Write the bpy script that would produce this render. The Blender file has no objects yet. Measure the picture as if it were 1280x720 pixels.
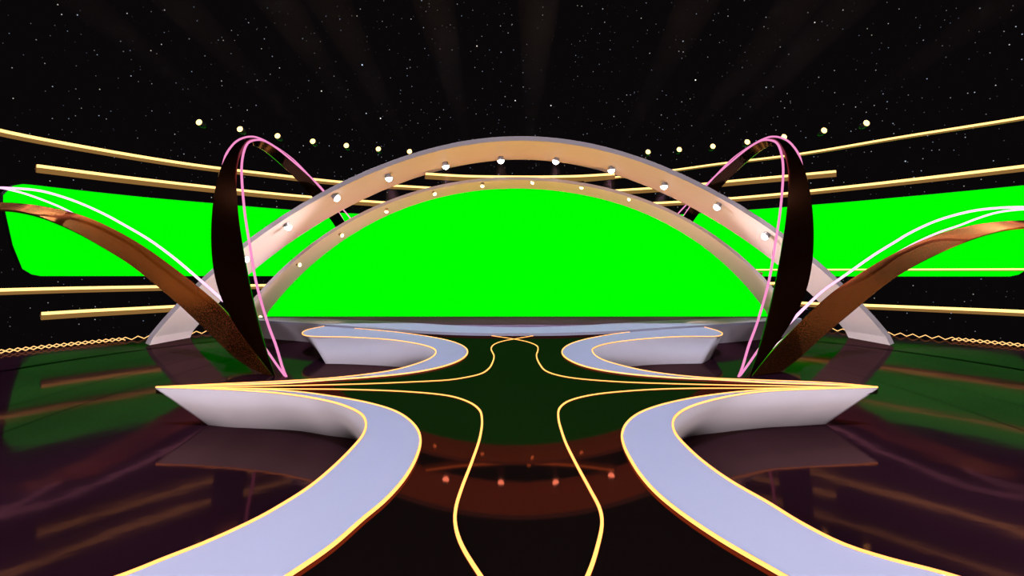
import bpy, bmesh, math
import numpy as np
from mathutils import Vector, Matrix
from mathutils.geometry import tessellate_polygon

sc = bpy.context.scene
COL = sc.collection
F = 640.0; CX = 645.0; CY = 345.0; H = 1.5      # focal length (px), vanishing point, eye height over the stage
LOW = -0.5                                      # level of the outer floor

# ------------------------------------------------------------------ measuring helpers
def at_depth(px, py, D):
    return Vector(((px-CX)/F*D, D, H-(py-CY)/F*D))
def on_level(px, py, z):
    D = F*(H-z)/(py-CY)
    return Vector(((px-CX)/F*D, D, z))
def on_ring(px, py, bx, by, R):
    a = (px-CX)/F
    A = a*a+1; B = -2*(a*bx+by); C = bx*bx+by*by-R*R
    D = (-B+math.sqrt(B*B-4*A*C))/(2*A)
    return at_depth(px, py, D)

def smooth(pts, step=None, n=None):
    """Catmull-Rom (centripetal) resampling of a list of vectors / tuples."""
    P = [np.array(p, float) for p in pts]
    P = [2*P[0]-P[1]] + P + [2*P[-1]-P[-2]]
    out = []
    sub = 10
    for i in range(1, len(P)-2):
        p0, p1, p2, p3 = P[i-1:i+3]
        t0 = 0; t1 = t0+max(np.linalg.norm(p1-p0), 1e-6)**.5
        t2 = t1+max(np.linalg.norm(p2-p1), 1e-6)**.5; t3 = t2+max(np.linalg.norm(p3-p2), 1e-6)**.5
        for k in range(sub):
            t = t1+(t2-t1)*k/sub
            a1 = (t1-t)/(t1-t0)*p0+(t-t0)/(t1-t0)*p1
            a2 = (t2-t)/(t2-t1)*p1+(t-t1)/(t2-t1)*p2
            a3 = (t3-t)/(t3-t2)*p2+(t-t2)/(t3-t2)*p3
            b1 = (t2-t)/(t2-t0)*a1+(t-t0)/(t2-t0)*a2
            b2 = (t3-t)/(t3-t1)*a2+(t-t1)/(t3-t1)*a3
            out.append((t2-t)/(t2-t1)*b1+(t-t1)/(t2-t1)*b2)
    out.append(P[-2])
    out = np.array(out)
    if n is None and step is None:
        return [Vector(p) for p in out] if out.shape[1] == 3 else out
    seg = np.linalg.norm(np.diff(out, axis=0), axis=1); s = np.concatenate([[0], np.cumsum(seg)])
    if n is None: n = max(2, int(s[-1]/step)+1)
    q = np.linspace(0, s[-1], n)
    res = np.stack([np.interp(q, s, out[:, k]) for k in range(out.shape[1])], 1)
    return [Vector(p) for p in res] if out.shape[1] == 3 else res

# ------------------------------------------------------------------ mesh helpers
def link(name, bm, mat, parent=None, smooth_=False, loc=None):
    bmesh.ops.recalc_face_normals(bm, faces=bm.faces)
    me = bpy.data.meshes.new(name); bm.to_mesh(me); bm.free()
    me.materials.append(mat)
    if smooth_:
        for p in me.polygons: p.use_smooth = True
    o = bpy.data.objects.new(name, me); COL.objects.link(o)
    if parent is not None:
        o.parent = parent
        o.matrix_parent_inverse = Matrix.Translation(-parent.location)
    return o
def thing(name, label, cat, loc=(0, 0, 0), group=None):
    o = bpy.data.objects.new(name, None); COL.objects.link(o); o.location = loc
    o.empty_display_size = .2
    return tag(o, label, cat, group)
def tag(o, label, cat, group=None):
    o['label'] = label; o['category'] = cat
    if group: o['group'] = group
    return o

def prism(poly, z0, z1, bm=None):
    bm = bm or bmesh.new()
    top = [bm.verts.new((p[0], p[1], z1)) for p in poly]
    bot = [bm.verts.new((p[0], p[1], z0)) for p in poly]
    n = len(poly)
    for tri in tessellate_polygon([[Vector((p[0], p[1], 0)) for p in poly]]):
        if len(set(tri)) < 3: continue
        bm.faces.new([top[k] for k in tri]); bm.faces.new([bot[k] for k in tri[::-1]])
    for i in range(n):
        bm.faces.new((top[i], bot[i], bot[(i+1) % n], top[(i+1) % n]))
    return bm
def sweep(pts, section, up=Vector((0, 0, 1)), bm=None, caps=True):
    """section: list of (side, up) offsets, or function(t)->list"""
    bm = bm or bmesh.new(); rings = []
    n = len(pts)
    for i, p in enumerate(pts):
        t = (pts[min(i+1, n-1)]-pts[max(i-1, 0)]).normalized()
        s = t.cross(up)
        if s.length < 1e-4: s = t.cross(Vector((0, 1, 0)))
        s.normalize(); u = s.cross(t).normalized()
        sec = section(i/(n-1)) if callable(section) else section
        rings.append([bm.verts.new(p+s*a+u*b) for a, b in sec])
    m = len(rings[0])
    for i in range(n-1):
        for k in range(m):
            bm.faces.new((rings[i][k], rings[i][(k+1) % m], rings[i+1][(k+1) % m], rings[i+1][k]))
    if caps:
        bm.faces.new(rings[0]); bm.faces.new(rings[-1][::-1])
    return bm
def circ(r, n=10): return [(r*math.cos(2*math.pi*k/n), r*math.sin(2*math.pi*k/n)) for k in range(n)]
def rect(w, h0, h1): return [(-w/2, h0), (w/2, h0), (w/2, h1), (-w/2, h1)]
def lathe(profile, center, axis, n=20, bm=None):
    """profile: (radius, distance along axis)"""
    bm = bm or bmesh.new(); axis = Vector(axis).normalized()
    a = axis.orthogonal().normalized(); b = axis.cross(a)
    rings = []
    for r, h in profile:
        c = Vector(center)+axis*h
        if r < 1e-5: rings.append([bm.verts.new(c)])
        else: rings.append([bm.verts.new(c+(a*math.cos(2*math.pi*k/n)+b*math.sin(2*math.pi*k/n))*r) for k in range(n)])
    for r0, r1 in zip(rings, rings[1:]):
        for k in range(n):
            k2 = (k+1) % n
            vs = [r0[k % len(r0)], r0[k2 % len(r0)], r1[k2 % len(r1)], r1[k % len(r1)]]
            vs2 = []
            for v in vs:
                if v not in vs2: vs2.append(v)
            if len(vs2) > 2: bm.faces.new(vs2)
    return bm

# ------------------------------------------------------------------ materials
def new_mat(name):
    m = bpy.data.materials.new(name); m.use_nodes = True
    nt = m.node_tree; nt.nodes.clear()
    return m, nt, nt.nodes.new('ShaderNodeOutputMaterial')
def paint(name, col, rough=.5, metal=0, spec=.5, var=.04, scale=3):
    m, nt, out = new_mat(name)
    b = nt.nodes.new('ShaderNodeBsdfPrincipled')
    tc = nt.nodes.new('ShaderNodeTexCoord'); nz = nt.nodes.new('ShaderNodeTexNoise'); nz.inputs['Scale'].default_value = scale
    nt.links.new(tc.outputs['Object'], nz.inputs['Vector'])
    mx = nt.nodes.new('ShaderNodeMix'); mx.data_type = 'RGBA'
    mx.inputs[6].default_value = (*[c*(1-var) for c in col], 1); mx.inputs[7].default_value = (*[min(1, c*(1+var)) for c in col], 1)
    nt.links.new(nz.outputs['Fac'], mx.inputs[0]); nt.links.new(mx.outputs[2], b.inputs['Base Color'])
    b.inputs['Roughness'].default_value = rough; b.inputs['Metallic'].default_value = metal
    b.inputs['Specular IOR Level'].default_value = spec
    nt.links.new(b.outputs[0], out.inputs[0])
    return m
def glow(name, col, strength=1.0):
    m, nt, out = new_mat(name)
    e = nt.nodes.new('ShaderNodeEmission'); e.inputs[0].default_value = (*col, 1); e.inputs[1].default_value = strength
    nt.links.new(e.outputs[0], out.inputs[0])
    return m
def glossy_floor(name, diff, gloss, rough, seams=(), centre=(0, 10), bump=0.0, blotch=0.0):
    """dark lacquer: a little diffuse colour plus a tinted mirror coat; seams are circular joints"""
    m, nt, out = new_mat(name); N = nt.nodes.new; L = nt.links.new
    d = N('ShaderNodeBsdfDiffuse'); g = N('ShaderNodeBsdfGlossy'); g.inputs['Roughness'].default_value = rough
    add = N('ShaderNodeAddShader'); L(d.outputs[0], add.inputs[0]); L(g.outputs[0], add.inputs[1])
    geo = N('ShaderNodeNewGeometry')
    nz = N('ShaderNodeTexNoise'); nz.inputs['Scale'].default_value = .55; nz.inputs['Detail'].default_value = 5
    mp = N('ShaderNodeMapping'); mp.inputs['Scale'].default_value = (1, .6, 1); L(geo.outputs['Position'], mp.inputs[0]); L(mp.outputs[0], nz.inputs['Vector'])
    fac = N('ShaderNodeMapRange'); fac.inputs['From Min'].default_value = .35; fac.inputs['From Max'].default_value = .65
    fac.inputs['To Min'].default_value = 1-blotch; fac.inputs['To Max'].default_value = 1+blotch; L(nz.outputs['Fac'], fac.inputs[0])
    last = fac.outputs[0]
    if seams:
        for r, w, keep, cy_, sy_ in seams:
            sb = N('ShaderNodeVectorMath'); sb.operation = 'SUBTRACT'; sb.inputs[1].default_value = (centre[0], cy_, LOW); L(geo.outputs['Position'], sb.inputs[0])
            sl = N('ShaderNodeVectorMath'); sl.operation = 'MULTIPLY'; sl.inputs[1].default_value = (1, sy_, 1); L(sb.outputs[0], sl.inputs[0])
            ln = N('ShaderNodeVectorMath'); ln.operation = 'LENGTH'; L(sl.outputs[0], ln.inputs[0])
            a = N('ShaderNodeMath'); a.operation = 'SUBTRACT'; a.inputs[1].default_value = r; L(ln.outputs['Value'], a.inputs[0])
            b = N('ShaderNodeMath'); b.operation = 'ABSOLUTE'; L(a.outputs[0], b.inputs[0])
            c = N('ShaderNodeMapRange'); c.inputs['From Min'].default_value = w*.8; c.inputs['From Max'].default_value = w
            c.inputs['To Min'].default_value = keep; c.inputs['To Max'].default_value = 1; L(b.outputs[0], c.inputs[0])
            mu = N('ShaderNodeMath'); mu.operation = 'MULTIPLY'; L(last, mu.inputs[0]); L(c.outputs[0], mu.inputs[1]); last = mu.outputs[0]
    for col, sh in ((diff, d), (gloss, g)):
        v = N('ShaderNodeVectorMath'); v.operation = 'SCALE'; v.inputs[0].default_value = col; L(last, v.inputs['Scale'])
        L(v.outputs[0], sh.inputs['Color'])
    if bump:
        bz = N('ShaderNodeTexNoise'); bz.inputs['Scale'].default_value = 1.3; bz.inputs['Detail'].default_value = 4
        L(geo.outputs['Position'], bz.inputs['Vector'])
        bp = N('ShaderNodeBump'); bp.inputs['Strength'].default_value = bump; bp.inputs['Distance'].default_value = .02
        L(bz.outputs['Fac'], bp.inputs['Height']); L(bp.outputs[0], g.inputs['Normal'])
    L(add.outputs[0], out.inputs[0])
    return m
def haze(name, col, density, aniso=0.0):
    m, nt, out = new_mat(name)
    v = nt.nodes.new('ShaderNodeVolumeScatter'); v.inputs['Color'].default_value = (*col, 1)
    v.inputs['Density'].default_value = density; v.inputs['Anisotropy'].default_value = aniso
    nt.links.new(v.outputs[0], out.inputs['Volume'])
    return m

M = dict(
    white=paint('satin_white_paint', (.20, .19, .20), .6, spec=.08),
    lavender=paint('pale_lacquer_deck', (.185, .197, .25), .7, spec=.03, var=.03, scale=1.5),
    copper=paint('polished_copper', (.66, .24, .06), .27, metal=1, var=.06, scale=1.2),
    dark_copper=paint('copper_reflecting_dark', (.16, .05, .018), .14, metal=1, var=.2, scale=2),  # same copper as the arms, its dark reflection put into the base colour
    dark=paint('dark_metal', (.03, .03, .035), .4, metal=.6),
    grey=paint('grey_metal_cup', (.35, .34, .35), .4, metal=.3),
    bronze=paint('bronze_housing', (.35, .20, .08), .35, metal=.5),
    screen_back=paint('black_plastic', (.01, .01, .01), .6),
    carpet=paint('grey_carpet', (.11, .075, .12), .95, spec=.0, var=.2, scale=12),
    green=glow('chroma_green_screen', (0, 1, 0), 1.0),
    led=glow('amber_led', (2.3, .95, .24)),
    bar=glow('gold_led_bar', (2.3, 1.4, .45)),
    underside_glow=glow('gold_bar_underside_glow', (.26, .13, .035)),  # bar underside, the light it catches from the strip set as emission
    pink=glow('pink_neon', (1.0, .30, .62)),
    rose=glow('rose_white_neon', (1.5, .80, 1.25)),
    bulb=glow('white_bulb', (14, 13, 12)),
    bulb_small=glow('warm_bulb', (5, 3.6, 1.8)),
    lens=glow('yellow_lens', (4, 2.6, .8)),
    lattice=glow('amber_lattice_led', (1.6, .85, .3)),
)
for k in ('led', 'lattice', 'underside_glow', 'bulb_small', 'lens', 'bar'): M[k].cycles.emission_sampling = 'NONE'
M['stage'] = glossy_floor('black_mirror_lacquer', (.002, .0012, .001), (.068, .0145, .008), .035, blotch=.05)
M['floor'] = glossy_floor('dark_burgundy_gloss', (.006, .0018, .0035), (.070, .040, .034), .06, bump=.12, blotch=.25,
    seams=((10.8, .10, .02, 10, 1), (9.05, .018, .35, 10.5, .55), (7.9, .018, .3, 10.5, .55), (6.9, .02, .3, 10.5, .55)))

# ------------------------------------------------------------------ pixel measurements of the stage
FL_out = [(195,485),(280,486.5),(360,490),(410,496),(460,505),(495,516),(517.5,532.5),(525.5,550),(521,572),(505,601),(480,629),(455,650),(415,685),(365,720),(300,762),(190,820)]
FL_in  = [(195,485),(260,487),(310,489.5),(360,494),(410,502.5),(437,511),(452.5,520),(457.5,531),(454,545),(440,562.5),(415,587.5),(385,612.5),(350,635),(320,652),(260,680),(200,704),(162,719.5),(60,755),(-80,800)]
FR_out = [(1097,485),(1020,486),(960,488),(910,492.5),(865,499),(827,507.5),(800,517.5),(784,530),(777.5,545),(780,559),(787.5,575),(800,595),(820,618),(850,643),(900,677),(960,712),(1040,757),(1160,815)]
FR_in  = [(1097,485),(1030,487),(960,490),(920,495),(880,504),(857,512.5),(844,522.5),(841,532.5),(845,545),(857,559),(880,580),(915,605),(960,631),(1000,656),(1055,684),(1110,702),(1177,719.5),(1290,755),(1430,800)]
BL_out = [(195,485),(280,482.5),(360,479.7),(410,476),(460,472.5),(510,467.5),(550,460),(575,451),(584.5,441),(577.5,432.5),(555,425),(510,417.5),(460,412.5),(406,408.3)]
BL_in  = [(195,485),(280,481),(360,477.3),(422,473),(485,465),(520,456),(539,448),(545,440.5),(540,435.5),(520,430),(485,425),(435,422),(388,421),(378,418),(385,412.5),(406,408.3)]
BR_out = [(1097,485),(1040,482),(960,479.3),(902,476),(840,473),(777,467.5),(735,460),(710,450),(702.5,440),(712.5,431),(735,424),(780,416.5),(830,412),(880,409.2)]
BR_in  = [(1097,485),(1040,480),(960,476.7),(877,473),(815,466),(770,456),(750,449),(741,441),(742,436),(760,430),(802,424.5),(852,421.3),(895,421),(903,418),(897,414),(880,409.2)]
def lvl(px, z=0.0): return [on_level(x, y, z) for x, y in px]
P_ = {k: smooth(lvl(v), step=.07) for k, v in dict(FL_out=FL_out, FL_in=FL_in, FR_out=FR_out, FR_in=FR_in, BL_out=BL_out, BL_in=BL_in, BR_out=BR_out, BR_in=BR_in).items()}

# outer (lower) floor ---------------------------------------------------------
FCX, FCY, FR = .7, 8.7, 14.7
disc = [(FCX+FR*math.cos(a), FCY+FR*math.sin(a)) for a in np.linspace(0, 2*math.pi, 181)[:-1]]
o = link('floor', prism(disc, LOW-.25, LOW), M['floor']); o['kind'] = 'structure'
o['label'] = 'dark burgundy glossy round floor around the stage with circular joints'

# stage floor: the black mirror between the pale walkways ------------------------
DF = [(290,400.6),(339,404),(372,406),(406,408.5),(452,411.8),(498,415),(530,417.2),(560,418.6),(600,419.7),(650,420),(700,419.6),(740,418.3),(775,416.6),(830,412.4),(890,408.8),(955,404.3),(1002,400.8)]
DFp = smooth(lvl(DF), step=.15)
zs = [p for p in DFp if p.x > P_['BL_out'][-1].x and p.x < P_['BR_out'][-1].x]
poly = [p.xy for p in reversed(P_['FL_out'])] + [p.xy for p in P_['BL_out'][1:]] + [p.xy for p in zs] + [p.xy for p in reversed(P_['BR_out'])] + [p.xy for p in P_['FR_out'][1:]]
o = link('stage_floor', prism(poly, -.08, 0), M['stage']); o['kind'] = 'structure'
o['label'] = 'black mirror lacquered stage floor between the pale walkways'

# walkways -----------------------------------------------------------------------
def xy(l): return [Vector((a, b, LOW)) for a, b in l]
BOT = dict(
    FL=lvl([(261,531),(290,533.8),(315,535),(372,538),(410,544),(447,550)], LOW)+xy([(-1.62,5.6),(-1.45,4.9),(-1.41,4.35)]),
    FR=lvl([(1031,530),(990,532.5),(960,534),(902,540),(857,547)], LOW)+xy([(1.66,5.6),(1.5,4.9),(1.5,4.35)]),
    BL=xy([(-4.14,6.95),(-3.4,7.2),(-2.7,7.5),(-2.05,8.2),(-1.75,9.1),(-1.66,10.1),(-1.95,10.75)])+lvl([(510,460),(472,457),(435,455.3),(407,454.8)], LOW)+xy([(-4.6,12.6),(-5.2,14.6)]),
    BR=xy([(4.14,6.95),(3.4,7.2),(2.7,7.5),(2.05,8.2),(1.75,9.1),(1.66,10.1),(1.9,10.75)])+lvl([(780,459.5),(815,456),(845,455),(877,454.5)], LOW)+xy([(4.8,12.6),(5.35,14.4)]),
)
TOPK = dict(FL=9, FR=9, BL=15, BR=15)      # how many control points of the inner edge the raised face follows
INPX = dict(FL=FL_in, FR=FR_in, BL=BL_in, BR=BR_in)
WL = dict(
    FL='pale lavender curved walkway at front left with peach side face and pointed tip',
    FR='pale lavender curved walkway at front right with peach side face and pointed tip',
    BL='pale curved walkway at back left hooking round in front of the white dais',
    BR='pale curved walkway at back right hooking round in front of the white dais')
for k in ('FL', 'FR', 'BL', 'BR'):
    out, inn = P_[k+'_out'], P_[k+'_in']
    root = thing('curved_walkway', WL[k], 'walkway', (inn[len(inn)//2].x, inn[len(inn)//2].y, LOW))
    pl = [p.xy for p in out] + [p.xy for p in reversed(inn[1:])]
    if (out[-1]-inn[-1]).length < .01: pl = pl[:len(out)]+pl[len(out)+1:]
    link('deck', prism(pl, -.02, .012), M['lavender'], root)
    # riser
    bot = smooth(BOT[k], n=90)
    if k[0] == 'F':
        top = smooth(lvl(INPX[k][:TOPK[k]+1]), n=90)
        rest = smooth(lvl(INPX[k][TOPK[k]:]), step=.1)[1:]
        top += rest; bot = bot + [Vector((p.x, p.y, LOW)) for p in rest]
    else:
        T, Bc = lvl(INPX[k]), BOT[k]; top, bot = [], []
        for (a, b), (c, d), n_ in (((0, 7), (0, 5), 50), ((7, 12), (5, 10), 40), ((12, 15), (10, 12), 16)):
            top += smooth(T[a:b+1], n=n_); bot += smooth(Bc[c:d+1], n=n_)
        keep = [i for i in range(len(top)) if i == 0 or (top[i]-top[i-1]).length+(bot[i]-bot[i-1]).length > 1e-4]
        top = [top[i] for i in keep]; bot = [bot[i] for i in keep]
    bm = bmesh.new()
    tv = [bm.verts.new((p.x, p.y, -.004)) for p in top]; bv = [bm.verts.new(p) for p in bot]
    for i in range(len(tv)-1): bm.faces.new((tv[i], tv[i+1], bv[i+1], bv[i]))
    r = link('riser', bm, M['white'], root, True); r.data.set_sharp_from_angle(angle=math.radians(30))
    r['label'] = 'peach white sloping side face'
    sm = r.modifiers.new('thickness', 'SOLIDIFY'); sm.thickness = .02; sm.offset = 0
    for edge in (out, inn):
        link('light_strip', sweep(edge, rect(.019, .006, .022)), M['led'], root)

# curving light lines inlaid in the stage floor ------------------------------------
L1L = [(205,485),(280,484),(360,482.5),(460,480),(520,477.5),(560,475.3),(582.5,472),(601,467.5),(611,461),(616,452.5),(617.5,445),(614,435.6),(619,430),(630,426.3),(642.5,424),(670,419.3)]
L1R = [(1087,485),(1020,483.8),(960,482.5),(915,481.8),(840,480),(772,477.5),(720,473.3),(696,469),(682.5,464),(675,456),(670.6,445),(672.5,437.5),(671,432.5),(660,427.7),(642.5,424),(611,419.3)]
L2L = [(205,485),(280,485.5),(360,486.6),(435,487.2),(510,490),(560,495),(585,502.5),(599,512.5),(602.5,525),(600,547),(590,577.5),(577.5,610),(570,635),(569,655),(576,680),(600,720),(640,775)]
L2R = [(1087,485),(1020,485.3),(960,485.6),(840,486.3),(780,489.5),(740,494),(712.5,501),(700,510),(698,522.5),(703,542.5),(708,556),(722.5,585),(737.5,612.5),(750,637.5),(752.5,655),(748,680),(735,720),(705,775)]
for pts, lab in ((L1L, 'thin gold light line running from the left tip and curling back towards the dais'),
                 (L1R, 'thin gold light line running from the right tip and curling back towards the dais'),
                 (L2L, 'wavy gold light line in black floor running from the left tip towards the viewer'),
                 (L2R, 'wavy gold light line in black floor running from the right tip towards the viewer')):
    tag(link('light_line', sweep(smooth(lvl(pts), step=.06), rect(.020, -.001, .010)), M['led']), lab, 'light strip', 'gold light lines in the stage floor')

# dais with the pale rim in front of the middle screen ------------------------------
root = thing('dais', 'low white round-fronted dais with pale rim under the middle green screen', 'platform', (0, 17, LOW))
body = [p.xy for p in DFp] + [Vector((10.6, 19.6)), Vector((-10.6, 19.6))]
link('dais_body', prism(body, LOW, 0), M['white'], root)
RB = [(300,396.2),(339,397),(400,398.5),(450,400.3),(500,402.5),(560,406.3),(600,408),(650,409),(700,408),(740,406),(800,402.3),(850,399.8),(900,398),(955,396.7),(992,396)]
RBp = smooth(lvl(RB, .07), step=.2)
link('rim', prism([p.xy for p in DFp] + [p.xy for p in reversed(RBp)], .0, .07), M['lavender'], root)
link('dais_top', prism([p.xy for p in RBp] + [Vector((10, 19.5)), Vector((-10, 19.5))], .0, .012), M['carpet'], root)

# ------------------------------------------------------------------ arches
def arch_profile(px, D, deg, floor_z):
    P = np.array([[at_depth(x, y, D).x, at_depth(x, y, D).z] for x, y in px])
    cx = (P[0, 0]+P[-1, 0])/2; th = np.arctan2(P[:, 1]-floor_z+.3, P[:, 0]-cx); r = np.hypot(P[:, 1]-floor_z+.3, P[:, 0]-cx)
    x = (th-math.pi/2); co = np.polyfit(x, r, deg)
    a0 = max(x); a1 = min(x)
    out = []
    for a in np.linspace(a0+.12, a1-.12, 260):
        rr = np.polyval(co, a); p = (cx+rr*math.cos(a+math.pi/2), floor_z-.3+rr*math.sin(a+math.pi/2))
        if p[1] >= floor_z: out.append(p)
    # end exactly on the floor
    out[0] = (out[0][0], floor_z); out[-1] = (out[-1][0], floor_z)
    return out
def arch(name, label, prof, D, sfun, thick, mat):
    """soffit from the front edge back to D/s; s gives how deep the band is"""
    n = len(prof); bm = bmesh.new(); rings = []
    zmax = max(p[1] for p in prof); z0 = prof[0][1]
    for i, (x, z) in enumerate(prof):
        a = prof[max(i-1, 0)]; b = prof[min(i+1, n-1)]
        t = Vector((b[0]-a[0], b[1]-a[1])).normalized(); nrm = Vector((-t.y, t.x))   # outward
        h = (z-z0)/(zmax-z0); Db = D/sfun(h)
        ox, oz = x+nrm.x*thick, max(z0, z+nrm.y*thick)
        rings.append([bm.verts.new(v) for v in ((x, D, z), (x, Db, z), (ox, Db, oz), (ox, D, oz))])
    for i in range(n-1):
        for k in range(4):
            bm.faces.new((rings[i][k], rings[i][(k+1) % 4], rings[i+1][(k+1) % 4], rings[i+1][k]))
    bm.faces.new(rings[0]); bm.faces.new(rings[-1][::-1])
    o = link(name, bm, mat)
    return tag(o, label, 'arch')
OUTER = [(184,431),(200,412),(225,382),(265,345),(307,307),(370,266),(430,234),(480,209.5),(555,185.5),(630,177),(680,177.5),(730,181.5),(800,205),(847,222),(900,245),(932,265),(980,301),(1017,331),(1052,361),(1075,385),(1100,408),(1114,431)]
INNER = [(304,396),(319,376),(336,356),(373,321),(401,302),(416,292),(456,268.5),(490,250.5),(557,234),(600,227.5),(645,225),(690,226.5),(735,233.5),(800,251),(850,272),(900,303),(947,345),(969,368),(990,396)]
prof_out = arch_profile(OUTER, 14.8, 6, LOW)
prof_in = arch_profile(INNER, 17.1, 6, .0)
s_out = lambda h: .889-.030*max(0, h)**1.2
s_in = lambda h: .902
arch('outer_arch', 'large outer cream white arch spanning the stage, its feet on the lower floor', prof_out, 14.8, s_out, .13, M['white'])
arch('inner_arch', 'smaller inner cream white arch framing the middle green screen on the dais', prof_in, 17.1, s_in, .10, M['white'])

def on_soffit(x, y, D0, sfun, prof, gap):
    best = None; z0 = prof[0][1]; zm = max(p[1] for p in prof)
    for k in range(61):
        D = D0+.25+k*.03; p = at_depth(x, y, D)
        q = min(prof, key=lambda q: (q[0]-p.x)**2+(q[1]-p.z)**2)
        if D > D0/sfun((q[1]-z0)/(zm-z0))-.1: break
        e = abs(math.hypot(q[0]-p.x, q[1]-p.z)-gap)
        inside = p.x*p.x+(p.z+.3)**2 < q[0]**2+(q[1]+.3)**2
        if not inside: e += 1
        if best is None or e < best[0]: best = (e, p)
    return best[1]
# lamps under the arches ------------------------------------------------------------
ORD = ['first', 'second', 'third', 'fourth', 'fifth', 'sixth', 'seventh', 'eighth', 'ninth', 'tenth', 'eleventh', 'twelfth', 'thirteenth', 'fourteenth']
def soffit_normal(p, cz):
    d = Vector((0-p.x*.75, 0, cz-p.z)); return d.normalized()
M['pinkhaze'] = haze('pink_stage_haze', (1, .8, .95), .03)
M['goldhaze'] = haze('gold_stage_haze', (1, .85, .6), .0035, .0)
def cone_bm(p, d, r0, r1, L): return lathe([(0, 0), (r0, 0), (r1, L), (0, L)], p, d, 20)
def spot(name, p, d, energy, col, size, blend, parent, rad=.03):
    l = bpy.data.lights.new(name, 'SPOT'); l.energy = energy; l.color = col; l.spot_size = size; l.spot_blend = blend; l.shadow_soft_size = rad
    o = bpy.data.objects.new(name, l); COL.objects.link(o); o.parent = parent
    if parent is not None: o.matrix_parent_inverse = Matrix.Translation(-parent.location)
    o.location = p; o.rotation_euler = Vector(d).to_track_quat('-Z', 'Y').to_euler()
    return o
def near_profile(prof, x, z):
    return min(prof, key=lambda q: (q[0]-x)**2+(q[1]-z)**2)
OL = [(306,324),(360,283),(420,247),(486,222),(557,207),(626,200),(695,201),(764,212),(830,232),(897,258),(957,295)]
for i, (x, y) in enumerate(OL):
    p = on_soffit(x, y, 14.8, s_out, prof_out, .10)
    q = near_profile(prof_out, p.x, p.z); n = (Vector((p.x, 0, p.z))-Vector((q[0], 0, q[1])))
    gap = max(n.length, .07); n = Vector((-q[0]*.55, 0, -1.0-q[1]*.3)).normalized() if n.length < .02 else n.normalized()
    if n.z > 0: n = Vector((-q[0]*.6, 0, -abs(q[1]))).normalized()
    root = thing('arch_lamp', 'white round lamp under the large outer arch, %s from the left' % ORD[i], 'lamp', p, 'white lamps under the outer arch')
    link('lamp_cup', lathe([(.04, -gap), (.075, -gap), (.085, -.03), (.118, .0), (.108, .02), (.06, -.04), (0, -.04)], p, n), M['grey'], root, True)
    link('bulb', lathe([(0, -.05), (.07, -.04), (.108, .0), (.108, .03), (.075, .09), (.035, .115), (0, .12)], p, n), M['bulb'], root, True)
    if 3 <= i <= 8:
        dn = Vector((-.05*p.x, 0, -1)).normalized(); ap = p+dn*.13
        link('haze_beam', cone_bm(ap, dn, .10, .26, .62), M['pinkhaze'], root, True)
        spot('lamp_light', ap, dn, 150, (1, .5, .75), math.radians(38), .6, root)
    else:
        spot('lamp_light', p+n*.13, n, 25, (1, .75, .7), math.radians(110), .8, root)
IL = [(325,397),(374,331),(427,294),(483,264),(543,242),(603,232),(666,228),(727,234),(787,249),(845,271),(898,303),(948,343)]
for i, (x, y) in enumerate(IL):
    p = on_soffit(x, y, 17.1, s_in, prof_in, .09)
    q = near_profile(prof_in, p.x, p.z); v = (Vector((p.x, 0, p.z))-Vector((q[0], 0, q[1])))
    gap = min(max(v.length, .06), .25); n = Vector((-q[0]*.6, 0, -max(q[1], .2))).normalized()
    if v.length > .03 and v.dot(n) > 0: n = v.normalized()
    root = thing('arch_lamp', 'small warm round lamp under the inner arch, %s from the left' % ORD[i], 'lamp', p, 'small lamps under the inner arch')
    link('lamp_cup', lathe([(.025, -gap), (.05, -gap), (.055, -.02), (.075, .0), (.07, .012), (.04, -.02), (0, -.02)], p, n, 16), M['bronze'], root, True)
    link('bulb', lathe([(0, -.04), (.05, -.03), (.072, 0), (.066, .035), (.035, .065), (0, .075)], p, n, 16), M['bulb_small'], root, True)

# ------------------------------------------------------------------ screens
def ring_screen(name, label, px, ring):
    """px: outline; laid on the cylinder of the ring, given real thickness"""
    O = [on_ring(x, y, *ring) for x, y in px]
    c = Vector((ring[0], ring[1], 0))
    root = thing(name, label, 'screen', sum(O, Vector())/len(O))
    # cut outline into columns so that the panel follows the cylinder
    ang = [math.atan2(p.y-ring[1], p.x-ring[0]) for p in O]
    A = np.array(ang); Z = np.array([p.z for p in O])
    cols = np.linspace(A.min()+1e-3, A.max()-1e-3, 70)
    for part, r0, r1, grow, mat in (('display', 0, .03, 0, M['green']), ('cabinet', .035, .35, .04, M['screen_back'])):
        bm = bmesh.new(); prev = None
        for a in cols:
            zz = []
            for i in range(len(A)):
                a0, a1 = A[i], A[(i+1) % len(A)]
                if (a0-a)*(a1-a) <= 0 and a0 != a1:
                    zz.append(Z[i]+(Z[(i+1) % len(A)]-Z[i])*(a-a0)/(a1-a0))
            z0, z1 = min(zz)-grow, max(zz)+grow
            cur = []
            for rr in (r0, r1):
                R = ring[2]+rr
                cur.append(bm.verts.new((ring[0]+R*math.cos(a), ring[1]+R*math.sin(a), z0)))
                cur.append(bm.verts.new((ring[0]+R*math.cos(a), ring[1]+R*math.sin(a), z1)))
            if prev:
                bm.faces.new((prev[0], cur[0], cur[1], prev[1])); bm.faces.new((prev[2], prev[3], cur[3], cur[2]))
                bm.faces.new((prev[0], prev[2], cur[2], cur[0])); bm.faces.new((prev[1], cur[1], cur[3], prev[3]))
            else: bm.faces.new((cur[0], cur[1], cur[3], cur[2]))
            prev = cur
        bm.faces.new((prev[0], prev[2], prev[3], prev[1]))
        link(part, bm, mat, root)
RING2 = (.45, 14.7, 27.3)
SL = [(3.5,250),(5,240),(12,234),(20,230.8),(31,230),(100,238),(180,246.5),(265,254),(365,262.5),(452,267.5),(540,273),(540,345),(300,345),(100,345),(47,345),(37,342),(27,335),(20,322),(15,300),(8,265)]
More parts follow.
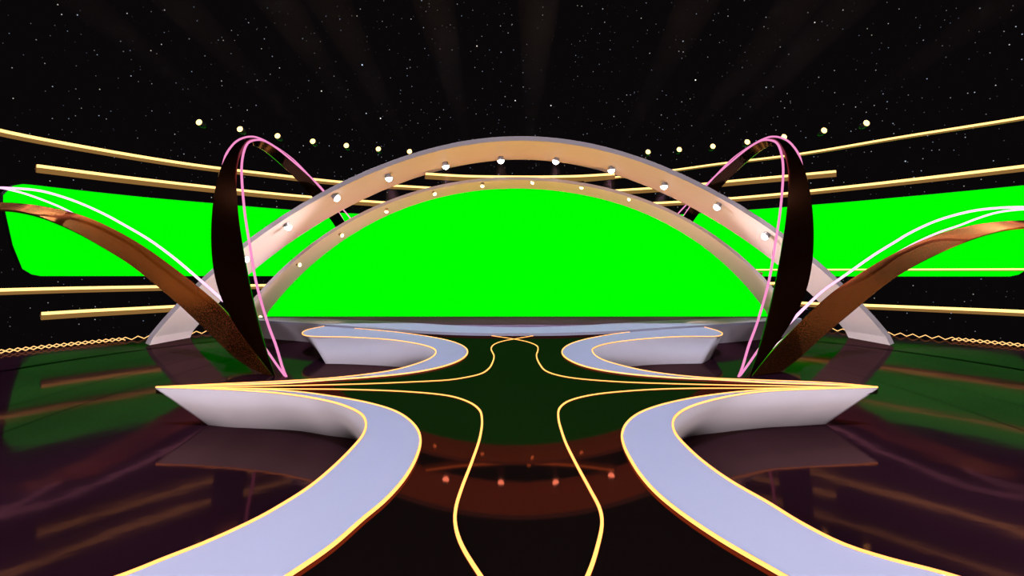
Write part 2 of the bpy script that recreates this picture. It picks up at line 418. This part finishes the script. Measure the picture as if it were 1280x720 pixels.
SR = [(1309,250),(1308,240),(1301,234),(1292,230.8),(1281,231.5),(1200,239.5),(1120,247),(1017,256),(935,262.5),(860,267.5),(780,272.5),(780,345.5),(1000,345.5),(1200,345.5),(1265,345.5),(1275,342.5),(1285,335.5),(1292,322),(1297,300),(1304,265)]
ring_screen('side_screen', 'curved green screen with rounded corners on the left, behind the left copper blade', SL, RING2)
ring_screen('side_screen', 'curved green screen with rounded corners on the right, behind the right copper blade', SR, RING2)
# middle screen fills the inner arch
zt = [(x*(1-.0), z) for x, z in prof_in]
scr = [(x, max(z-.0, .0)) for x, z in prof_in]
root = thing('middle_screen', 'large flat green screen filling the inner arch above the dais', 'screen', (0, 18.82, .01))
def flat_screen(y0, y1, mat, name, dz):
    bm = bmesh.new()
    a = [bm.verts.new((x, y0, z+dz)) for x, z in scr]; b = [bm.verts.new((x, y1, z+dz)) for x, z in scr]
    n = len(a)
    f1 = bm.faces.new(a); f2 = bm.faces.new(b[::-1])
    for i in range(n): bm.faces.new((a[i], b[i], b[(i+1) % n], a[(i+1) % n]))
    bmesh.ops.triangulate(bm, faces=[f1, f2])
    link(name, bm, mat, root)
flat_screen(18.80, 18.84, M['green'], 'display', .013)
flat_screen(18.85, 18.94, M['screen_back'], 'cabinet', .013)

# ------------------------------------------------------------------ gold light bars on the ring
RING = (.45, 7.9, 14.6)
def ring_bar(pts, label, h=.15, ring=RING, strip=.08, extra=None):
    P = [on_ring(x, y, *ring) for x, y in pts]
    path = smooth(P, step=.3)
    root = thing('light_bar', label, 'light bar', path[len(path)//2], 'gold light bars around the stage')
    def prof(sec):
        bm = bmesh.new(); rings = []
        for p in path:
            d = Vector((ring[0]-p.x, ring[1]-p.y, 0)).normalized()     # towards the stage
            rings.append([bm.verts.new(p+d*a+Vector((0, 0, b))) for a, b in sec])
        m = len(sec)
        for r0, r1 in zip(rings, rings[1:]):
            for k in range(m): bm.faces.new((r0[k], r0[(k+1) % m], r1[(k+1) % m], r1[k]))
        bm.faces.new(rings[0]); bm.faces.new(rings[-1][::-1])
        return bm
    t = strip/2
    link('glowing_strip', prof([(-.01, -t), (.05, -t), (.06, 0), (.05, t), (-.01, t)]), M['bar'], root)
    link('underside_glow', prof([(-.01, -t-.002), (.045, -t-.002), (.035, -t-h*.5), (.0, -t-h*.62), (-.03, -t-h*.62), (-.03, -t-.002)]), M['underside_glow'], root)
    link('housing', prof([(-.035, t), (-.012, t), (-.035, -t-h*.6), (-.08, -t-h*.5), (-.08, t)]), M['bronze'], root)
ring_bar([(-70,145),(0,163.5),(120,186.5),(240,206),(330,217),(430,228),(540,235)], 'long gold light bar from the left picture edge, topmost on the left')
ring_bar([(46,207.5),(150,221),(240,231.5),(300,238),(395,247),(485,253.5),(540,257)], 'gold light bar just above the left green screen', .22)
ring_bar([(840-110,225.5),(770,221.5),(840,213),(902,204.5),(997,193),(1120,172.5),(1280,147),(1340,136)], 'thin gold light bar rising to the right picture edge, topmost there', .06, strip=.06)
ring_bar([(745,240.5),(767,238.5),(812,235.5),(875,230.5),(920,226),(985,220),(1045,214.5)], 'short gold light bar ending right of the black right-hand hoop', .22)
ring_bar([(745,257),(812,254.3),(847,252.5),(915,248),(987,241.5),(1015,238.5),(1120,227),(1280,208),(1350,199)], 'long gold light bar just above the right green screen', .15)
ring_bar([(-70,364.5),(0,362.5),(100,360),(200,358.3),(312,356.8),(345,356.5)], 'long gold light bar below the left green screen, upper of two')
ring_bar([(52,392),(110,388.5),(170,385.5),(225,382.7),(248,382)], 'short gold light bar low on the left, behind the outer arch foot', .22)
ring_bar([(905,338),(945,337.2),(1050,337),(1200,336.7),(1280,336.5),(1350,336)], 'thin gold light bar crossing the lower edge of the right green screen', .04, strip=.045)
ring_bar([(962-50,354.5),(975,354),(1000,354)], 'stub of gold light bar between inner arch and right black hoop', .10)
ring_bar([(990,378),(1010,379),(1075,381.3),(1150,384.2),(1280,389.5),(1350,393)], 'long gold light bar low on the right, below the green screen')
RC = 6.6
ring_bar([(532,217.5),(580,220.3),(650,221.3),(720,220.5),(768,217.8)], 'short curved gold light bar hanging between the tops of the two arches', .20,
         ring=(.05, 17.45-RC, RC), strip=.07)

# spotlights high on the ring ----------------------------------------------------------
SP = [(249,153),(300,161.5),(347,170),(391,176.7),(433,182),(473,186.3),(512,189.5),(550,192),(587,193.8),(624,194.8),(661,195.2),(698,194.8),(735,193.8),(773,192),(810,190),(849,187),(891,183),(934,177.6),(980,171.2),(1030,163.2),(1083,154)]
BE = {1: 1.0, 3: .5, 5: .9, 6: .5, 8: .9, 10: 1.1, 13: .8, 15: .9, 16: .3, 19: .7}
for i, (x, y) in enumerate(SP):
    if 8 < i < 12 and i != 10: pass
    p = on_ring(x, y, *RING)
    d = Vector((0, -1, .15)).normalized()
    side = 'left' if i < 7 else 'right'
    if i < 7: lab = 'round yellow spotlight in the high left row, %s from its outer end' % ORD[i]
    elif i > 13: lab = 'round yellow spotlight in the high right row, %s from its outer end' % ORD[20-i]
    else:
        if i not in BE: continue
        lab = 'spotlight hidden behind the outer arch top, its pale beam rising %s' % {8: 'to the upper left', 10: 'straight up in the middle', 13: 'to the upper right'}[i]
    root = thing('spotlight', lab, 'spotlight', p, 'row of yellow spotlights')
    link('lamp_body', lathe([(0, -.30), (.07, -.30), (.10, -.22), (.115, -.02), (.115, .01), (.10, .01), (.10, -.01), (0, -.01)], p, d), M['dark'], root, True)
    link('lens', lathe([(0, -.01), (.098, -.008), (.10, .01), (.07, .04), (0, .055)], p, d), M['lens'], root, True)
    if i in BE:
        link('haze_beam', cone_bm(p+d*.08, d, .10, .62, 12), M['goldhaze'], root, True)
        spot('beam_light', p+d*.02, d, 48000*BE[i], (1, .56, .20), math.radians(5.2), 1.0, root, .02)

# lattice light along the outer floor edge ----------------------------------------------
def lattice(a0, a1, label, dense):
    bm = bmesh.new(); R = FR-.05; n = int(abs(a1-a0)*R/.17)
    for ph in (0, 1):
        pts = []
        for i in range(n+1):
            a = a0+(a1-a0)*i/n
            if ph and not (i/n < dense): continue
            pts.append(Vector((FCX+R*math.cos(a), FCY+R*math.sin(a), LOW+.015+.09*((i+ph) % 2))))
        if len(pts) > 2: sweep(pts, circ(.014, 5), bm=bm)
    tag(link('edge_lattice_light', bm, M['lattice']), label, 'light strip')
lattice(math.radians(-5), math.radians(58), 'amber zigzag light strip along the right rim of the floor', .55)
lattice(math.radians(185), math.radians(122), 'amber zigzag light strip along the left rim of the floor', .55)

# ------------------------------------------------------------------ copper blades and neon
def blade(rows, name, mat, parent, th=.10, n=110):
    """rows: (x1,y1,D1, x2,y2,D2); a tapering closed band with real thickness and a slightly folded face"""
    AB = smooth([(*at_depth(r[0], r[1], r[2]), *at_depth(r[3], r[4], r[5])) for r in rows], n=n)
    for _ in range(14): AB[1:-1] = (AB[:-2]+2*AB[1:-1]+AB[2:])/4
    A = [Vector(p[:3]) for p in AB]; B = [Vector(p[3:]) for p in AB]
    bm = bmesh.new(); rings = []
    m = len(A)
    for i in range(m):
        t = (A[min(i+1, m-1)]+B[min(i+1, m-1)]-A[max(i-1, 0)]-B[max(i-1, 0)])
        w = B[i]-A[i]
        nn = t.cross(w)
        nn.normalize()
        cam = Vector((0, 0, H))-A[i]
        if nn.dot(cam) < 0 and i < m*.6: nn = -nn
        if i and nn.dot(last) < 0: nn = -nn
        last = nn
        k = min(1, w.length/.35)
        a, b = A[i], B[i]; t_ = th*k
        rings.append([bm.verts.new(v) for v in (a, a.lerp(b, .5)+nn*t_*.02, b, b-nn*t_*.8, a.lerp(b, .5)-nn*t_, a-nn*t_*.8)])
    for r0, r1 in zip(rings, rings[1:]):
        for k in range(6): bm.faces.new((r0[k], r0[(k+1) % 6], r1[(k+1) % 6], r1[k]))
    bm.faces.new(rings[0]); bm.faces.new(rings[-1][::-1])
    o = link(name, bm, mat, parent, True)
    o.data.set_sharp_from_angle(angle=math.radians(28))
    return o
def tube(pts, r, name, mat, parent):
    return link(name, sweep(smooth([at_depth(*p) for p in pts], step=.12), circ(r, 10), up=Vector((.3, .2, 1))), mat, parent, True)

TOWER = [(343.5,472.5,10.22,345,473,10.2),(330,455,10.3,338,455,10.3),(308,428,10.35,329,428,10.35),(288,400,10.4,322,400,10.4),(272,368,10.45,314,368,10.5),
    (265,335,10.5,308,335,10.6),(263,300,10.6,302,300,10.8),(264.5,262,10.8,297,262,11),(269,232,11,295,232,11.3),(277,204,11.4,296,205,11.7),(287,186,11.9,301,191,12.1),
    (301,175,12.5,309,182,12.7),(320,172.5,13.4,320,182,13.5),(343,182,14.6,338,194,14.6),(364,197,15.7,356,210,15.7),(384,218,16.7,372,226,16.7),(405,242,18,391,247,18),(431,277,19.4,420,284,19.4),(455,325,20.6,443,330,20.6),(478,404.5,21.5,470,404.5,21.5)]
T1 = [(358,471.5,10.15),(354,462,10.15),(345,432,10.2),(335,405,10.25),(320,352,10.4),(312,305,10.6),(306.5,270,10.8),(303,235,11.1),(302,210,11.4),(304.5,191,11.9),(309,180,12.3),(317,175.5,12.9),(330,176,13.8),(347,186,14.8),(370,205,16),(390,223,16.9),(406,240,18),(421,262,18.9),(429,275,19.4),(452,322,20.6)]
T2 = [(357.5,471.5,10.2),(346,456,10.5),(335,440,10.7),(310,405,10.9),(290,360,11),(280,310,11.1),(276,260,11.3),(277,220,11.6),(281,197,11.8),(290,182,12.2),(300,174,12.7),(312,170.8,13.2),(325,173,13.9),(345,184,14.9),(366,199,15.9),(386,219,16.8),(403,238,17.9),(427,260,19),(440,276,19.5),(462,322,20.7)]
def mir(rows, k): return [tuple((1281-v) if j % 3 == 0 else v for j, v in enumerate(r)) for r in rows]
for side, f in (('left', lambda r: r), ('right', lambda r: mir(r, 0))):
    q = at_depth(*f([TOWER[0]])[0][:3])
    root = thing('hoop_blade', 'tall dark copper hoop blade on the %s arching back over the outer arch' % side, 'stage hoop', (q.x, q.y, LOW))
    blade(f(TOWER), 'blade', M['dark_copper'], root, .05)
    tube(f(T1), .025, 'neon_tube', M['pink'], root); tube(f(T2), .023, 'neon_tube', M['pink'], root)

def rows_with_depth(up, lo, dep): return [(a[0], a[1], d, b[0], b[1], d2) for a, b, (d, d2) in zip(up, lo, dep)]
UL = [(343.5,472.5),(330,456),(312,432),(290,398),(270,377),(245,356),(215,333),(185,311),(150,290),(112,272),(80,262),(40,255),(0,252),(-50,254),(-150,275),(-260,330),(-330,425)]
LL = [(343.5,473.5),(322,465),(298,452),(272,427),(246,402),(215,373),(187,350),(158,327),(128,309),(98,291),(65,276),(37,265),(0,259.5),(-45,264),(-140,290),(-240,350),(-310,445)]
DL = [(10.2,10.2),(10.6,10.5),(11.1,10.95),(11.9,11.7),(12.5,12.3),(13.2,13),(13.8,13.6),(14.2,14),(14.5,14.2),(14.6,14.3),(14.6,14.3),(14.5,14.2),(14.3,14),(14,13.7),(13.6,13.3),(13.2,13),(12.8,12.7)]
AL = [(320.5,424.5,11.0),(300,397,11.5),(275,372,12.1),(250,350,12.7),(217,322,13.4),(187,300,13.9),(162,285,14.2),(125,265,14.4),(87,249,14.4),(50,238.5,14.2),(20,235.5,13.9),(-10,235,13.5),(-80,245,13)]
BLt = [(320,430,12),(250,368,13.8),(200,333,14.6),(150,300,14.9),(112,279,15),(80,261,14.9),(60,252.5,14.8),(40,245,14.6),(20,239,14.3),(-10,233.5,13.9),(-80,236,13.4)]
root = thing('copper_arm', 'copper arm sweeping from the left stage tip up to the left picture edge', 'stage arm', (at_depth(343.5, 472.5, 10.2).x, 10.2, LOW))
blade(rows_with_depth(UL, LL, DL), 'blade', M['copper'], root, .08)
tube(AL, .032, 'neon_tube', M['rose'], root); tube(BLt, .028, 'neon_tube', M['rose'], root)
UR = [(937,474),(955,450),(978,425),(998,405),(1018,385),(1043,363),(1070,345),(1100,326),(1135,308),(1165,295),(1195,285),(1222,279),(1250,276),(1280,275),(1340,277),(1440,300),(1560,360),(1620,440)]
LR = [(937,475),(968,470),(994,453),(1022,426),(1047,405),(1075,382),(1100,360),(1130,339),(1165,320),(1195,306),(1222,296),(1245,288),(1265,284),(1290,282),(1340,286),(1430,315),(1540,375),(1600,455)]
DR = [(10.2,10.2),(10.6,10.5),(11.1,10.95),(11.7,11.5),(12.3,12.1),(13,12.8),(13.6,13.4),(14,13.8),(14.3,14),(14.4,14.1),(14.4,14.1),(14.3,14),(14.2,13.9),(14,13.7),(13.7,13.4),(13.4,13.1),(13,12.9),(12.7,12.6)]
AR = [(959,434.5,10.9),(980,411,11.4),(1005,385.5,12),(1030,362.5,12.6),(1055,345,13.1),(1092,319,13.6),(1122,300.5,14),(1135,292.5,14.1),(1172,275.5,14.2),(1210,264.8,14),(1235,261,13.8),(1280,259,13.5),(1360,265,13)]
BRt = [(960,440,12),(1040,375,13.8),(1090,336,14.4),(1140,306,14.7),(1175,290,14.8),(1200,281.5,14.7),(1222,273,14.6),(1247,265.5,14.4),(1280,261.5,14),(1360,262,13.5)]
root = thing('copper_arm', 'copper arm sweeping from the right stage tip up to the right picture edge', 'stage arm', (at_depth(937, 474, 10.2).x, 10.2, LOW))
blade(rows_with_depth(UR, LR, DR), 'blade', M['copper'], root, .08)
tube(AR, .032, 'neon_tube', M['rose'], root); tube(BRt, .028, 'neon_tube', M['rose'], root)

# ------------------------------------------------------------------ stars
w = bpy.data.worlds.new('night_sky'); sc.world = w; w.use_nodes = True
nt = w.node_tree; nt.nodes.clear(); N = nt.nodes.new; L = nt.links.new
out = N('ShaderNodeOutputWorld'); tc = N('ShaderNodeTexCoord')
def star_layer(scale, rad, gain, power):
    vo = N('ShaderNodeTexVoronoi'); vo.inputs['Scale'].default_value = scale; L(tc.outputs['Generated'], vo.inputs['Vector'])
    mr = N('ShaderNodeMapRange'); mr.inputs['From Min'].default_value = rad; mr.inputs['From Max'].default_value = rad*.3
    mr.inputs['To Min'].default_value = 0; mr.inputs['To Max'].default_value = 1; L(vo.outputs['Distance'], mr.inputs[0])
    sp = N('ShaderNodeSeparateColor'); L(vo.outputs['Color'], sp.inputs[0])
    pw = N('ShaderNodeMath'); pw.operation = 'POWER'; pw.inputs[1].default_value = power; L(sp.outputs[0], pw.inputs[0])
    mu = N('ShaderNodeMath'); mu.operation = 'MULTIPLY'; L(mr.outputs[0], mu.inputs[0]); L(pw.outputs[0], mu.inputs[1])
    g = N('ShaderNodeMath'); g.operation = 'MULTIPLY'; g.inputs[1].default_value = gain; L(mu.outputs[0], g.inputs[0])
    mx = N('ShaderNodeMix'); mx.data_type = 'RGBA'; mx.inputs[6].default_value = (.55, .7, 1, 1); mx.inputs[7].default_value = (1, .9, .75, 1)
    L(sp.outputs[1], mx.inputs[0])
    v = N('ShaderNodeVectorMath'); v.operation = 'SCALE'; L(mx.outputs[2], v.inputs[0]); L(g.outputs[0], v.inputs['Scale'])
    return v.outputs[0]
a = star_layer(150, .13, 1.0, 5); b = star_layer(45, .055, 3, 5)
ad = N('ShaderNodeVectorMath'); ad.operation = 'ADD'; L(a, ad.inputs[0]); L(b, ad.inputs[1])
ad2 = N('ShaderNodeVectorMath'); ad2.operation = 'ADD'; L(ad.outputs[0], ad2.inputs[0]); ad2.inputs[1].default_value = (.0030, .0022, .0026)
bg = N('ShaderNodeBackground'); L(ad2.outputs[0], bg.inputs[0]); L(bg.outputs[0], out.inputs[0])

# ------------------------------------------------------------------ overhead light and added fill lights
def sun(name, d, e, col, ang=2):
    l = bpy.data.lights.new(name, 'SUN'); l.energy = e; l.color = col; l.angle = math.radians(ang)
    o = bpy.data.objects.new(name, l); COL.objects.link(o); o.rotation_euler = Vector(d).to_track_quat('-Z', 'Y').to_euler()
def point(name, p, e, col, r=.05):
    l = bpy.data.lights.new(name, 'POINT'); l.energy = e; l.color = col; l.shadow_soft_size = r
    o = bpy.data.objects.new(name, l); COL.objects.link(o); o.location = p
sun('overhead_wash', (0, .15, -1), 5.6, (.90, .90, 1.14))
for x_ in (-3, 3): point('front_fill', (x_, -7, 2.6), 7500, (1, .86, .96), .5)  # unseen fill behind the camera, added to brighten risers and arch rims
for x_ in (-5.2, 5.2): point('bay_fill', (x_, .3, 1.0), 1300, (1, .78, .66), .3)  # unseen warm fill added for the front riser faces
# unseen warm fills added to light the underside of the arches and their feet
spot('arch_fill', Vector((0, 15.1, .12)), Vector((0, .15, 1)), 2250, (1, .44, .08), math.radians(165), .5, None, .1)
spot('arch_fill', Vector((0, 18.0, .12)), Vector((0, 0, 1)), 780, (1, .36, .16), math.radians(165), .5, None, .1)
for s_ in (-1, 1):
    spot('arch_fill', Vector((s_*4.6, 18.0, .12)), Vector((s_*.4, 0, 1)), 330, (1, .42, .45), math.radians(165), .5, None, .1)
    spot('arch_fill', Vector((s_*5.3, 15.9, .12)), Vector((s_*.5, 0, 1)), 850, (1, .52, .36), math.radians(165), .5, None, .1)
    a_ = Vector((-s_*1.0, 13.8, 4.6))
    spot('arch_foot_fill', a_, Vector((s_*11.3, 15.6, .3))-a_, 25000, (1, .80, .76), math.radians(26), .7, None, .1)  # added fill in mid-air, aimed at the arch foot

# ------------------------------------------------------------------ camera and view
cd = bpy.data.cameras.new('camera'); cam = bpy.data.objects.new('camera', cd); COL.objects.link(cam)
cam.location = (0, 0, H); cam.rotation_euler = (math.pi/2, 0, 0)
cd.sensor_width = 36; cd.lens = 18; cd.shift_x = -(CX-640)/1280; cd.shift_y = -(360-CY)/1280
cd.clip_end = 500
sc.camera = cam
sc.view_settings.view_transform = 'Standard'; sc.view_settings.look = 'None'
sc.view_settings.exposure = 0; sc.view_settings.gamma = 1; sc.view_settings.use_curve_mapping = False
sc.cycles.volume_bounces = 0
sc.cycles.use_light_tree = False
sc.cycles.sample_clamp_indirect = 1.2
sc.cycles.caustics_reflective = False
